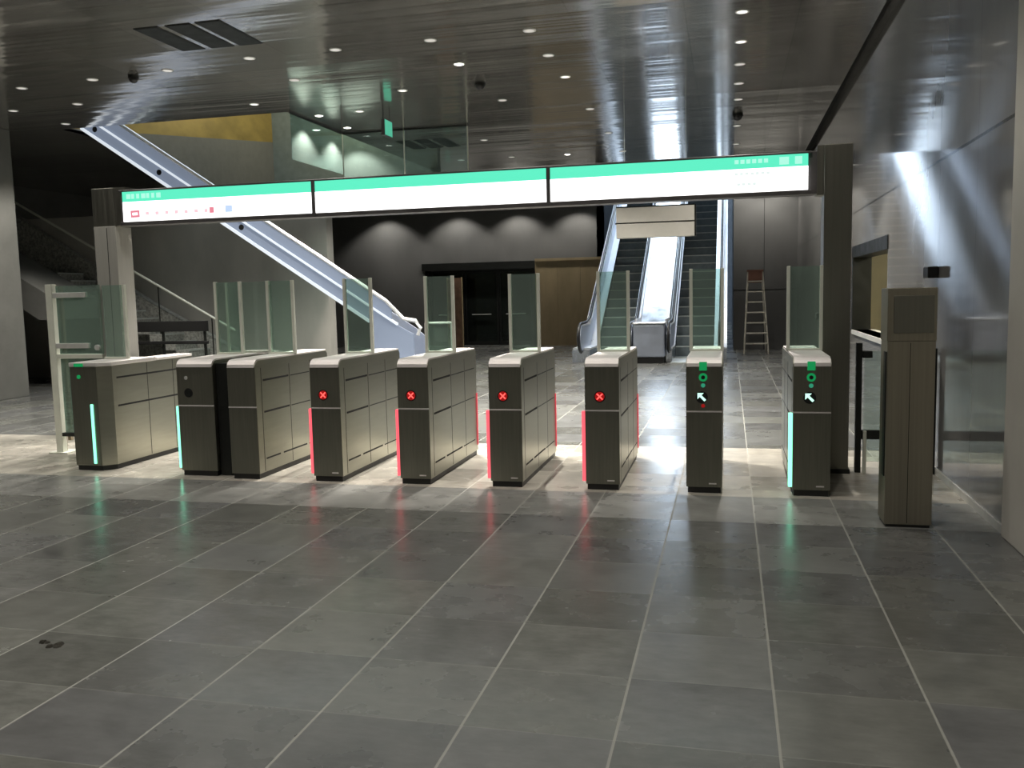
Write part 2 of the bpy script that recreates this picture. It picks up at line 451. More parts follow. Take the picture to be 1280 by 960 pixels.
# rear doorway with dark glazed doors
d = MB()
d.box(DX0, DX0+.12, Y1-.02, Y1+.5, 0, DZ, 'dark_metal').box(DX1-.12, DX1, Y1-.02, Y1+.5, 0, DZ, 'dark_metal')
d.box(DX0-.1, DX1+.1, Y1-.06, Y1+.5, DZ-.12, DZ+.12, 'dark_metal')
d.box(DX0, DX1, Y1+2.4, Y1+2.5, 0, DZ, 'door_dark')
d.box(DX0-.1, DX0, Y1+.3, Y1+2.5, 0, DZ, 'soffit_dark').box(DX1, DX1+.1, Y1+.3, Y1+2.5, 0, DZ, 'soffit_dark')
d.box(DX0, DX1, Y1+.3, Y1+2.5, DZ, DZ+.1, 'soffit_dark')
dr = struct(d.build('door_1'))
for k in range(3):
    x0 = DX0+.12+k*(DX1-DX0-.24)/3; x1 = x0+(DX1-DX0-.24)/3
    leaf = MB()
    leaf.box(x0+.01, x0+.07, Y1+.2, Y1+.26, 0, DZ-.12, 'dark_metal').box(x1-.07, x1-.01, Y1+.2, Y1+.26, 0, DZ-.12, 'dark_metal')
    leaf.box(x0+.07, x1-.07, Y1+.2, Y1+.26, DZ-.2, DZ-.12, 'dark_metal').box(x0+.07, x1-.07, Y1+.2, Y1+.26, 0, .12, 'dark_metal')
    lf = leaf.build('door_leaf', dr)
    MB().box(x0+.07, x1-.07, Y1+.225, Y1+.235, .12, DZ-.2, 'door_glass').build('pane', lf)
    MB().box(x0+.25, x1-.25, Y1+.14, Y1+.17, 1.0, 1.03, 'trim_white').build('push_bar', lf)
tag(MB().box(-8.80, -8.35, Y1-.60, Y1-.54, 0, 2.2, 'skin_tone_object').box(-8.83, -8.80, Y1-.62, Y1-.53, 0, 2.22, 'plywood').box(-8.35, -8.32, Y1-.62, Y1-.53, 0, 2.22, 'plywood')
    .build('narrow_board', bevel=.005), 'narrow pinkish brown board standing in front of the dark rear doors', 'panel')

# plywood hoarding
hb = thing('hoarding', 'tan plywood hoarding against the rear wall left of the twin escalators', 'hoarding', (-4.95, Y1-.45, 0))
for k in range(3):
    MB().box(-1.0+k*.72, -.285+k*.72, 0, .03, 0, 2.72, 'plywood').build('board', hb, bevel=.004)
MB().box(-1.0, 1.16, -.03, 0, 2.66, 2.74, 'plywood').build('top_rail', hb)
MB().box(-1.0, 1.16, .03, .1, .1, .2, 'plywood').build('bottom_rail', hb)

# ------------------------------------------------------------------ overhead lit sign
SX0, SX1, SY, SB, ST = -6.20, 0.66, 8.25, 2.49, 2.80
sg = thing('overhead_sign', 'long backlit green and white sign above the ticket gates, between two pillars', 'sign', (0, SY, 0))
MB().box(SX0-.04, SX1+.12, .015, .20, SB-.035, ST+.02, 'sign_frame').box(SX0-.04, SX1+.03, -.01, .015, SB-.04, SB, 'sign_frame')\
    .box(SX0-.04, SX1+.03, -.01, .015, ST, ST+.02, 'sign_frame').build('casing', sg, bevel=.005)
segs = [(SX0, -4.03), (-4.00, -1.655), (-1.62, SX1)]
def marks(parent, items, x0):
    for (a, b_, c, d_, mt) in items:
        e = .0012 if mt == 'sign_white' else 0
        MB().box(a, b_, -.0085-e, -.0065-e, c, d_, mt).build('sign_mark', parent)
for i, (a, b_) in enumerate(segs):
    p = MB().box(a, b_, -.006, .014, SB, SB+.205, 'sign_white').box(a, b_, -.006, .014, SB+.205, ST, 'sign_green').build('light_panel', sg)
    if i == 0:
        it = [(a+.05+k*.06, a+.05+k*.06+(.035 if k % 3 else .05), ST-.075, ST-.025, 'sign_pale') for k in range(7)]
        it += [(a+.09, a+.20, SB+.04, SB+.115, 'sign_red'), (a+.115, a+.175, SB+.065, SB+.09, 'sign_white')]
        it += [(a+.27+k*.115, a+.31+k*.115, SB+.06, SB+.095, 'sign_pink') for k in range(7)]
        it += [(a+1.02, a+1.07, SB+.05, SB+.11, 'sign_red'), (a+1.20, a+1.28, SB+.05, SB+.12, 'sign_blue')]
        marks(p, it, a)
    if i == 2:
        it = [(b_-.62+k*.05, b_-.585+k*.05, ST-.06, ST-.025, 'sign_pale') for k in range(6)]
        it += [(b_-.24, b_-.16, ST-.085, ST-.02, 'sign_pale'), (b_-.11, b_-.05, ST-.085, ST-.02, 'sign_pale')]
        it += [(b_-.62+k*.045, b_-.59+k*.045, SB+.15, SB+.175, 'sign_faint') for k in range(7)]
        it += [(b_-.60+k*.045, b_-.57+k*.045, SB+.06, SB+.085, 'sign_faint') for k in range(4)]
        marks(p, it, a)
for x in (-4.015, -1.638):
    MB().box(x-.018, x+.018, -.018, .014, SB-.03, ST+.01, 'sign_frame').build('divider', sg)

# pillars
pr = thing('steel_pillar', 'tall dark steel pillar at the right end of the lit sign, behind the last gate', 'pillar', (.79, 8.2, 0))
MB().box(0, .23, 0, .26, 0, 2.86, 'pillar_steel').build('shaft', pr, bevel=.006)
MB().box(-.055, 0, .04, .20, 2.44, 2.86, 'pillar_steel').build('sign_bracket', pr)
MB().box(-.012, .242, -.012, .272, 0, .04, 'dark_metal').build('base_plate', pr)
tagb = MB().box(-.055, -.005, -.02, .06, 1.36, 1.42, 'black_plastic').box(-.03, 0, .0, .05, 1.28, 1.40, 'black_plastic').build('card_sensor', pr, bevel=.004)
pl = thing('steel_pillar', 'pale steel pillar at the left end of the lit sign, behind the leftmost gate', 'pillar', (-6.62, 8.3, 0))
MB().box(0, .27, 0, .26, 0, 2.46, 'pale_steel').build('shaft', pl, bevel=.006)
MB().box(.158, .164, -.002, 0, .02, 2.44, 'dark_metal').build('seam', pl)
MB().box(0, .27, 0, .26, 2.46, 2.86, 'pillar_steel').build('head', pl, bevel=.006)
MB().box(.27, .42, .0, .2, 2.46, 2.86, 'pillar_steel').build('sign_bracket', pl)

# ------------------------------------------------------------------ ticket gates
GW, GL, GH = .285, 1.50, 1.10
def arrow_mesh(mb, cx_, cz, s, y, mat):
    # an arrow that points up and to the left
    mb.prism([(cx_-s, cz+s), (cx_+.45*s, cz+s), (cx_-s, cz-.45*s)], 'y', y-.003, y, mat)
    mb.prism([(cx_-.55*s, cz+.15*s), (cx_-.15*s, cz+.55*s), (cx_+s, cz-.6*s), (cx_+.6*s, cz-s)], 'y', y-.003, y, mat)
def cross_mesh(mb, cx_, cz, s, y, mat, t=.26):
    for q in (1, -1):
        mb.prism([(cx_-s-t*s*.0, cz-q*(s-t*s)), (cx_-s+t*s, cz-q*s), (cx_+s, cz+q*(s-t*s)), (cx_+s-t*s, cz+q*s)], 'y', y-.003-(.001 if q > 0 else 0), y, mat)
def gate_screen(parent, x0, x1, y, h0=GH, h1=1.83, mat='screen_glass', posts=(1, 1)):
    g = MB().box(x0+.02, x1-.02, y-.006, y+.006, h0+.02, h1-.005, mat).build('glass_screen', parent)
    if posts[0]: MB().box(x0-.006, x0+.022, y-.018, y+.018, h0, h1, 'post_metal').build('post', g, bevel=.003)
    if posts[1]: MB().box(x1-.022, x1+.006, y-.018, y+.018, h0, h1, 'post_metal').build('post', g, bevel=.003)
    MB().box(x0, x1, y-.02, y+.02, h0, h0+.022, 'post_metal').build('clamp_rail', g, bevel=.003)
    return g
def gate_body(parent, w_, L, name='body', notch=0):
    R_ = .07
    prof = [(0, .05), (0, GH-R_-.01)] + [(R_-R_*math.cos(a), GH-.01-R_+R_*math.sin(a)) for a in (PI/8, PI/4, 3*PI/8, PI/2)] + [(L-.03, GH-.01), (L, GH-.04), (L, .05)]
    b = MB().prism(prof, 'x', 0, w_, 'gate_side_steel')
    b.box(.004, w_-.004, -.002, 0.001, .05, .662, 'gate_steel').box(.004, w_-.004, -.004, .001, .674, 1.03, 'gate_steel')
    return b.build(name, parent)
def gate_common(t, w_, L, slots=True):
    gate_body(t, w_, L)
    cp = MB()
    R_ = .07
    outer = [(-.010, 1.035), (-.010, GH-R_)] + [(R_-(R_+.01)*math.cos(a), GH-R_+(R_+.004)*math.sin(a)) for a in (PI/8, PI/4, 3*PI/8, PI/2)] + [(L-.02, GH+.004)]
    inner = [(L-.02, GH-.02), (R_, GH-.02), (.02, GH-R_-.01), (.02, 1.035)]
    cp.prism(outer+inner, 'x', .006, w_-.006, 'cap_steel').build('top_cap', t)
    MB().box(.012, w_-.012, .012, L-.012, 0, .052, 'black_plastic').build('plinth', t)
    MB().box(0, w_, -.006, 0, .662, .674, 'cap_steel').build('seam_trim', t)
    if slots:
        for side, xa, xb in (('r', w_-.001, w_+.0015), ('l', -.0015, .001)):
            sl = MB()
            for z in (.895, .60):
                sl.box(xa, xb, .13, .62, z, z+.018, 'dark_gap')
                sl.box(xa, xb, .66, 1.06, z+.002, z+.012, 'dark_metal').box(xa, xb, 1.10, L-.08, z+.002, z+.012, 'dark_metal')
            sl.box(xa, xb, .13, .40, .165, .18, 'dark_gap').box(xa, xb, .46, .95, .165, .18, 'dark_gap').box(xa, xb, 1.0, L-.1, .165, .175, 'dark_gap')
            for y in (.10, .64, 1.08): sl.box(xa, xb-(.0006 if xb > 0.1 else 0), y-.004, y+.004, .06, 1.02, 'dark_metal')
            sl.build('panel_slots', t)
def display(t, kind, cx_=.125, cz=.785):
    d_ = MB().cyl((cx_, -.004, cz), .048, -.004, 'y', 'black_plastic').build('display', t)
    m_ = MB()
    if kind == 'cross':
        MB().cyl((cx_, -.008, cz), .040, -.0006, 'y', 'led_red_dim').build('lit_backing', d_)
        cross_mesh(m_, cx_, cz, .027, -.0088, 'led_red')
        m_.build('red_cross', d_)
    else:
        arrow_mesh(m_, cx_, cz, .034, -.0085, 'led_green'); m_.build('green_arrow', d_)
def reader(t, cx_=.135, red=False):
    r = MB().cyl((cx_, -.004, .945), .034, -.006, 'y', 'led_green_deep').build('card_reader', t)
    MB().cyl((cx_, -.010, .945), .016, -.003, 'y', 'black_plastic').build('reader_centre', r)
    MB().box(cx_-.03, cx_+.03, -.0135, -.0095, 1.0, 1.07, 'led_green_deep').build('reader_light', r)
    MB().cyl((cx_, -.004, .880), .017, -.004, 'y', 'led_teal').build('indicator_light', t)
    if red: MB().cyl((cx_, -.004, .715), .015, -.004, 'y', 'led_red_dim').build('red_indicator', t)
def strip(t, x0, x1, y0, y1, mat, z0=.07, z1=.66):
    return MB().box(x0, x1, y0, y1, z0, z1, mat).build('light_strip', t, bevel=.004)
def make_gate(strip_mat, kind, label, x, front_strip=True, red=False):
    t = thing('ticket_gate', label, 'ticket gate', (x, 7.25, 0), 'row of steel ticket gates')
    gate_common(t, GW, GL)
    display(t, kind)
    if kind == 'arrow': reader(t, red=red)
    if front_strip: strip(t, -.030, -.001, .004, .05, strip_mat)
    if front_strip: strip(t, GW+.001, GW+.010, GL-.03, GL-.005, strip_mat+'_dim', .10, .64)
    gate_screen(t, 0, GW, .80)
    MB().box(.18, .24, -.0065, -.003, .075, .085, 'cap_steel').build('maker_plate', t)
    return t
g = make_gate('strip_red', 'cross', 'leftmost of the four red-cross steel ticket gates, beside the plain cabinet', -3.645)
dup(g, loc=(-2.815, 7.25, 0), label='second from the left of the four red-cross steel ticket gates')
dup(g, loc=(-1.99, 7.25, 0), label='third from the left of the four red-cross steel ticket gates')
dup(g, loc=(-1.165, 7.25, 0), label='rightmost of the four red-cross steel ticket gates, next to a green-arrow gate')
make_gate('strip_green', 'arrow', 'narrow-looking steel ticket gate with a green arrow and small red light, seen head-on', -.34, front_strip=False, red=True)
t = make_gate('strip_green', 'arrow', 'rightmost ticket gate with a green arrow and green light strip, beside the tall dark pillar', .485)
# plain cabinet (third) with wide glass screens
t = thing('ticket_gate', 'plain steel gate cabinet with no display, third from the left', 'ticket gate', (-4.47, 7.25, 0), 'row of steel ticket gates')
gate_common(t, GW, GL)
gate_screen(t, 0, GW, .80, posts=(1, 1))
sc_ = thing('glass_barrier', 'wide clear glass pane standing between the second and third gate cabinets from the left', 'barrier', (-5.0, 8.2, 1.106))
MB().box(0, .50, -.006, .006, 0, .72, 'screen_glass_clear').build('pane', sc_)
MB().box(0, .50, -.014, .014, 0, .02, 'post_metal').build('clamp_rail', sc_)
MB().box(-.02, .0, -.014, .014, 0, .72, 'post_metal').build('edge_post', sc_)
# end cabinet (second) with round reader
t = thing('ticket_gate', 'wider steel gate cabinet with a black round reader and green strip, second from left', 'ticket gate', (-5.05, 7.33, 0), 'row of steel ticket gates')
gate_common(t, .38, 1.3, slots=False)
MB().cyl((.12, -.004, .79), .043, -.006, 'y', 'black_plastic').cyl((.12, -.010, .79), .03, -.004, 'y', 'dark_metal').build('round_reader', t)
MB().cyl((.10, -.004, .93), .017, -.004, 'y', 'trim_white').build('indicator_light', t)
strip(t, -.030, -.001, .004, .05, 'strip_green')
MB().box(.385, .50, .05, 1.25, .0, 1.06, 'dark_metal').build('cable_cover', t)
gate_screen(t, 0.0, .29, .72, mat='screen_glass', posts=(1, 1))
# leftmost cabinet
t = thing('ticket_gate', 'leftmost steel gate cabinet with a green light strip, beside the tall glass swing gate', 'ticket gate', (-6.30, 7.42, 0), 'row of steel ticket gates')
bd = MB().prism([(0, 0), (.30, 0), (.40, .10), (.40, 1.45), (.16, 1.45), (.16, .82), (0, .82)], 'z', .05, 1.03, 'gate_side_steel')
bd.box(.004, .298, -.003, .001, .06, 1.02, 'gate_steel').build('body', t)
MB().prism([(-.005, -.008), (.305, -.008), (.405, .09), (.405, .80), (-.005, .80)], 'z', 1.03, 1.07, 'cap_steel').build('top_cap', t, bevel=.006)
MB().box(.17, .40, .82, 1.45, 1.03, 1.06, 'cap_steel').build('rear_cap', t, bevel=.005)
MB().prism([(.012, .012), (.296, .012), (.388, .11), (.388, 1.43), (.17, 1.43), (.17, .8), (.012, .8)], 'z', 0, .052, 'black_plastic').build('plinth', t)
sl = MB()
for z in (.90, .62): sl.box(.398, .4015, .16, 1.38, z, z+.018, 'dark_gap')
for y in (.64, 1.08): sl.box(.398, .401, y-.004, y+.004, .06, 1.02, 'dark_metal')
sl.build('panel_slots', t)
strip(t, .215, .242, -.014, -.001, 'strip_green', .07, .66)
MB().cyl((.10, -.003, .93), .02, -.005, 'y', 'led_green_deep').build('indicator_light', t)
MB().box(.06, .16, -.0145, -.007, 1.03, 1.06, 'led_green_deep').build('reader_light', t)
gate_screen(t, .02, .30, .50, h0=1.07, mat='screen_glass', posts=(0, 1))

# ------------------------------------------------------------------ glass swing gates at both ends
t = thing('glass_swing_gate', 'tall glass swing gate on metal posts at the left end of the gate row', 'gate', (-7.20, 8.25, 0))
MB().box(-.05, .035, 0, .07, 0, 1.86, 'post_metal').box(-.05, -.01, .07, .13, 0, 1.86, 'bronze_post').build('post', t, bevel=.005)
MB().box(-.02, .02, .15, .19, 0.12, 1.84, 'bronze_post').build('post', t, bevel=.005)
gl = MB().box(.07, .62, .02, .032, .22, 1.84, 'screen_glass').build('glass_pane', t)
for z in (1.74, 1.19): MB().box(.035, .45, .005, .045, z-.028, z+.028, 'trim_white').build('hinge_clamp', t, bevel=.004)
MB().box(.035, .62, .0, .05, 1.05, 1.10, 'post_metal').build('middle_rail', t, bevel=.004)
MB().box(.035, .62, .0, .05, .19, .23, 'dark_metal').build('bottom_rail', t, bevel=.004)
MB().cyl((.56, -.005, 1.17), .03, .03, 'y', 'trim_white').build('lock', t)
MB().box(-.12, .12, -.04, .2, 0, .015, 'post_metal').build('base_plate', t)
t = thing('glass_barrier', 'bronze-framed glass barrier panel standing behind the left swing gate', 'barrier', (-8.30, 9.5, 0))
MB().box(0, .06, 0, .06, 0, 1.84, 'bronze_post').build('post', t, bevel=.004)
MB().box(.06, .72, .024, .036, .2, 1.8, 'screen_glass_clear').build('glass_pane', t)
MB().box(.72, .76, 0, .06, 0, 1.84, 'bronze_post').build('post', t, bevel=.004)
MB().box(.06, .72, .01, .05, .16, .20, 'bronze_post').build('bottom_rail', t)

t = thing('glass_swing_gate', 'dark-framed low glass swing gate between the tall pillar and the right wall', 'gate', (1.08, 8.25, 0))
MB().box(0, .05, 0, .06, 0, 1.15, 'dark_metal').build('post', t, bevel=.004)
MB().box(.07, .62, .02, .034, .10, 1.08, 'screen_glass_clear').build('glass_pane', t)
MB().box(.05, .62, .005, .05, .30, .38, 'dark_metal').build('bottom_rail', t)
MB().box(.05, .13, -.02, .08, 1.02, 1.08, 'dark_metal').build('lock', t, bevel=.004)
MB().box(.62, .655, 0, .05, 0, 1.1, 'dark_metal').build('post', t, bevel=.004)
MB().box(.06, .09, -.04, -.01, 0, .38, 'post_metal').build('floor_stop', t, bevel=.004)

# totem
t = thing('steel_totem', 'freestanding brushed steel totem with a square head panel in front of the right wall', 'totem', (1.03, 6.38, 0))
MB().box(0, .30, 0, .26, 0.02, 1.27, 'totem_steel').build('shaft', t, bevel=.004)
MB().box(-.004, .304, -.004, .264, 1.27, 1.625, 'totem_steel').build('head', t, bevel=.005)
MB().box(.035, .285, -.012, -.004, 1.325, 1.575, 'pillar_steel').build('access_panel', t, bevel=.003)
MB().box(.142, .146, -.001, 0.001, .03, 1.26, 'dark_metal').build('seam', t)
MB().box(.01, .29, .01, .25, 0, .02, 'dark_metal').build('base_plate', t)
MB().box(-.008, 0, .02, .10, .35, 1.2, 'black_plastic').build('side_cover', t, bevel=.002)
tag(MB().box(WALLX-.09, WALLX, 8.35, 8.55, 1.70, 1.80, 'black_plastic').build('wall_camera', bevel=.01),
    'small black box sensor fixed to the polished right wall above the totem', 'sensor')

# ------------------------------------------------------------------ rear twin escalators
TAN = math.tan(math.radians(30.5))
YI = 22.0       # where the incline starts
ZTOP = 7.2
YE = YI + ZTOP/TAN
def incl(off_low, off_hi, ya=20.5, thick=None):
    return None
def zline(y, off):
    return off + max(0, (y-YI)*TAN)
def band(y0, y1, lo, hi):
    """outline (y,z) of a strip that runs level, then climbs at the escalator's slope"""
    top = [(y0, hi), (YI, hi), (y1, hi+(y1-YI)*TAN)]
    bot = [(y1, lo+(y1-YI)*TAN), (YI, lo), (y0, lo)]
    return top+bot
def handrail(mb, x, ys_, r=.04):
    h = .93
    path = [(x, YE-1, h+(YE-1-YI)*TAN), (x, YI+.6, h+.6*TAN), (x, YI+.2, h+.16*TAN+.02), (x, YI-.3, h), (x, ys_+.3, h-.01)]
    for k in range(0, 9):
        a = PI/2 + PI*k/8
        path.append((x, ys_+.3+.34*math.cos(a), h-.35+.34*math.sin(a)))
    path.append((x, YI-.4, h-.69))
    mb.tube(path, r, 'rubber', 8, 1.0)
def make_escalator(x0, x1, so, label, loc_only=None):
    """x0,x1 outer faces; so = (step x0, step x1)"""
    t = thing('escalator', label, 'escalator', (0, 0, 0), 'twin escalators at the rear')
    MB().box(so[0], so[1], 20.3, YI-.35, 0.0, .03, 'step_nose').build('landing_plate', t)
    n = int(ZTOP/.235)
    run = .235/TAN
    for k in range(n):
        y = YI-.35+k*run; z = .02+(k)*.235+.03
        MB().box(so[0]+.01, so[1]-.01, y, y+run+.04, z-.26, z, 'step_metal').box(so[0]+.01, so[1]-.01, y-.006, y+.035, z-.02, z+.004, 'step_nose').build('step', t)
    for (a, b_) in ((x0, so[0]), (so[1], x1)):
        out_left = a == x0
        ys_ = 20.55
        bx0, bx1 = (a, a+.0) if out_left else (b_, b_)
        MB().prism(band(20.75, YE, -.15, .30), 'x', a, b_, 'esc_steel').build('skirt_panel', t)
        cxm = (a+b_)/2
        hb_ = MB().prism(band(20.95, YE, .30, .86), 'x', cxm-.035, cxm+.035, 'esc_side').build('balustrade', t)
        MB().prism(band(20.85, YE, .30, .335), 'x', a-.002, b_+.002, 'esc_edge').build('deck_strip', t)
        m_ = MB(); handrail(m_, cxm, 20.45, .035); m_.build('handrail', t, smooth=True)
        MB().cyl((cxm-.045, 20.75, .58), .30, .09, 'x', 'esc_side', 24).build('newel_end', t)
        MB().prism(band(20.78, YE, .855, .89), 'x', cxm-.05, cxm+.05, 'esc_edge').build('handrail_guide', t)
    return t
make_escalator(-3.62, -2.165, (-3.20, -2.29), 'left of the two rear escalators climbing away, beside the plywood hoarding')
make_escalator(-1.415, -0.06, (-1.29, -0.36), 'right of the two rear escalators climbing away, beside the step ladder')
t = thing('centre_deck', 'bright sloping steel deck and box between the two rear escalators', 'cladding', (0, 0, 0))
MB().prism(band(20.95, YE, -.1, .86), 'x', -2.155, -1.425, 'esc_deck').build('sloping_panel', t)
MB().box(-2.15, -1.43, 20.40, 20.93, .14, .90, 'esc_side').build('end_box', t, bevel=.04)
MB().box(-2.10, -1.46, 20.44, 20.90, 0, .14, 'black_plastic').build('plinth', t)
MB().box(-2.155, -1.425, 20.37, 20.93, .90, .935, 'esc_edge').build('end_box_lid', t, bevel=.01)
MB().prism(band(21.0, YE, .86, 1.0), 'x', -2.155, -2.12, 'esc_edge').build('edge_rail', t)
MB().prism(band(21.0, YE, .86, 1.0), 'x', -1.46, -1.425, 'esc_edge').build('edge_rail', t)
MB().prism(band(21.0, YE, .84, .90), 'x', -2.12, -1.46, 'esc_deck').build('top_plate', t)

# hanging blank sign
t = thing('hanging_sign', 'blank beige two-row sign hanging from the ceiling in front of the rear escalators', 'sign', (-1.20, 15.0, 0))
MB().box(-.64, .64, 0, .14, 2.53, 2.765, 'blank_sign').build('lower_panel', t, bevel=.006)
MB().box(-.64, .64, 0, .14, 2.785, 3.03, 'blank_sign').build('upper_panel', t, bevel=.006)
MB().box(-.66, .66, .02, .12, 2.765, 2.785, 'dark_metal').box(.64, .665, .0, .14, 2.53, 3.04, 'dark_metal').box(-.64, .64, 0, .14, 3.03, 3.05, 'dark_metal').build('frame', t)
for x in (-.5, .5): MB().cyl((x, .07, 3.05), .003, CEIL-3.05, 'z', 'post_metal', 6).build('cable', t)

# step ladder
t = thing('step_ladder', 'aluminium step ladder with a red top leaning by the rear right wall', 'ladder', (.66, 23.6, 0))
for s_ in (-1, 1):
    MB().tube([(s_*.18-.03, .0, 2.10), (s_*.30, -.28, 0)], .022, 'ladder_alu', 6).build('front_rail', t)
    MB().tube([(s_*.16-.03, .05, 2.06), (s_*.27, .55, 0)], .018, 'ladder_alu', 6).build('rear_rail', t)
for k in range(1, 8):
    f_ = k/8.; hw = .30-.12*f_
    MB().box(-hw-.03*f_, hw-.03*f_, -.28*(1-f_)-.05, -.28*(1-f_)+.04, 2.1*f_-.015, 2.1*f_+.015, 'ladder_alu').build('tread', t)
MB().box(-.23, .17, -.09, .09, 2.08, 2.13, 'ladder_red').build('top_tray', t)
MB().box(-.20, .14, -.05, -.03, 1.80, 2.08, 'ladder_red').build('warning_plate', t)

# ------------------------------------------------------------------ left side escalator, crossing the hall
EY0, EY1 = 14.0, 14.75
XB, ZB = -6.37, 1.56      # a point on its lower edge
SL = .655
def zl(x): return ZB + SL*(XB-x)
XT = -12.9
t = thing('escalator', 'long escalator with a blue glow added, rising to the left through the ceiling opening', 'escalator', (0, 0, 0))
def sideprof(o0, o1, xa=-5.4):
    return [(XT, zl(XT)+o0), (xa, zl(xa)+o0), (xa, zl(xa)+o1), (XT, zl(XT)+o1)]
y = EY0
MB().prism([(XT, zl(XT)), (-5.9, zl(-5.9)), (-5.75, .0), (-5.12, .0), (-5.12, 1.02), (-5.35, zl(-5.35)+.25), (XT, zl(XT)+.25)], 'y', y, y+.05, 'glow_panel').build('side_cladding', t)
MB().prism([(XT, zl(XT)-.03), (-5.9, zl(-5.9)-.03), (-5.9, zl(-5.9)+.03), (XT, zl(XT)+.03)], 'y', y-.03, y+.06, 'glow_edge').build('lower_trim', t)
MB().prism(sideprof(.245, .28), 'y', y-.03, y+.06, 'glow_edge').build('deck_strip', t)
MB().prism(sideprof(.28, .50, -5.5), 'y', y+.015, y+.035, 'glow_panel').build('balustrade', t)
MB().tube([(XT, y+.025, zl(XT)+.53), (-5.6, y+.025, zl(-5.6)+.53), (-5.3, y+.025, 1.28), (-5.08, y+.025, 1.24), (-5.0, y+.025, 1.12), (-5.05, y+.025, 1.0)], .034, 'esc_edge', 8).build('handrail', t)
MB().prism([(XT, zl(XT)), (-5.9, zl(-5.9)), (-5.75, .0), (-5.12, .0), (-5.12, .9), (-5.35, zl(-5.35)+.20), (XT, zl(XT)+.20)], 'y', EY1, EY1+.05, 'esc_side').build('side_cladding', t)
for k in range(21):
    x = -5.95-k*.33
    MB().prism([(x-.33, zl(x-.33)+.02), (x, zl(x)+.02), (x, zl(x)+.23), (x-.33, zl(x)+.23)], 'y', EY0+.06, EY1-.01, 'step_metal').build('step', t)
MB().box(-5.7, -4.6, EY0+.06, EY1-.01, 0, .03, 'step_nose').build('landing_plate', t)
MB().prism([(XT, zl(XT)-.02), (-5.9, zl(-5.9)-.02), (-5.9, zl(-5.9)+.015), (XT, zl(XT)+.015)], 'y', EY0+.061, EY1, 'soffit_dark').build('underside', t)
for x in (-11.0, -9.75, -8.2):
    MB().cyl((x, EY0-.002, zl(x)+.14), .05, .01, 'y', 'black_plastic', 12).build('fixing_cap', t)
t = thing('guard_rail', 'low grey metal guard rail beside the foot of the left escalator', 'railing', (-5.0, 14.0, 0))
MB().tube([(0.1, 0, 0), (0.1, 0, 1.2)], .02, 'trim_white', 8).build('post', t)
MB().tube([(0.1, 0, 1.2), (.55, 0, 1.2)], .02, 'trim_white', 8).build('top_rail', t)
MB().tube([(0.55, 0, 0), (0.55, 0, 1.2)], .02, 'trim_white', 8).build('post', t)
MB().box(.12, .53, -.006, .006, .1, 1.12, 'curtain_glass').build('pane', t)

# stone staircase behind the leftmost gates
t = thing('staircase', 'grey speckled stone staircase with a handrail, behind the leftmost ticket gate', 'stairs', (0, 16.0, 0))
MB().prism([(-17.2, 4.72), (-17.9, 4.72), (-17.9, 4.0), (-14.2, 1.9), (-12.2, 0.0), (-9.6, 0), (-9.6, .35), (-12.1, 1.66)], 'y', .75, .95, 'granite').build('flank_wall', t)
for k in range(14):
    x = -9.8-k*.3
    MB().box(x-.3, x, 0, .75, .0+.165*k, .165*(k+1), 'granite').box(x-.02, x+.005, -.003, .75, .165*(k+1)-.03, .165*(k+1)+.003, 'step_nose').build('step', t)
MB().tube([(-9.7, .1, 1.05), (-15.5, .1, 1.05+5.8*.55)], .025, 'post_metal', 8).build('handrail', t)
for x in (-10.2, -11.4, -12.6): MB().tube([(x, .1, (-9.7-x)*.55-.1), (x, .1, 1.02+(-9.7-x)*.55)], .014, 'dark_metal', 6).build('baluster', t)
b_ = thing('railing', 'dark railing with two horizontal bars in front of the stone staircase', 'railing', (-10.55, 14.9, 0))
MB().box(-1.0, 1.0, 0, .05, 1.08, 1.28, 'black_plastic').build('top_bar', b_, bevel=.01)
MB().box(-1.0, 1.0, 0, .04, .84, .90, 'black_plastic').build('lower_bar', b_, bevel=.01)
for x in (-.9, 0, .9): MB().box(x-.02, x+.02, .05, .09, 0, 1.25, 'dark_metal').build('post', b_)
# dark sloping soffit in the left recess
tag(MB().prism([(-17.9, 4.7), (-17.9, 4.25), (-13.0, 1.35), (-12.62, 1.35), (-12.62, 1.75)], 'y', 14.6, 15.8, 'concrete').build('stair_soffit'),
    'dark sloping concrete underside of a stair in the left recess', 'soffit')

# ------------------------------------------------------------------ ceiling fittings
ORD = ['nearest', 'second', 'third', 'fourth', 'fifth', 'sixth', 'seventh', 'eighth', 'ninth', 'tenth']
cols = [
    (-11.06, [(12.2, 0), (13.35, 0)]),
    (-9.80, [(11.0, 0), (12.12, 0)]),
    (-8.55, [(10.9, 0)]),
    (-7.30, [(10.8, 0), (13.04, 1)]),
    (-7.0 + .25, [(14.2, 2), (15.35, 2)]),
    (-5.97, [(10.6, 0), (11.82, 0), (14.1, 1), (17.66, 0), (19.87, 0)]),
    (-4.77, [(10.58, 0), (12.93, 1), (17.5, 0), (19.85, 0)]),
    (-3.52, [(10.56, 0), (11.74, 3), (14.08, 0), (19.95, 2)]),
    (-2.29, [(10.55, 0), (11.69, 0), (12.9, 1), (15.23, 0), (17.6, 0), (19.97, 0)]),
    (0.13, [(10.6, 1), (11.84, 1), (12.98, 0), (14.16, 0), (15.32, 0), (17.73, 0), (19.92, 0)]),
]
CN = ['leftmost', 'second', 'third', 'fourth', 'fifth', 'sixth', 'seventh', 'eighth', 'ninth', 'rightmost']
protos = {}
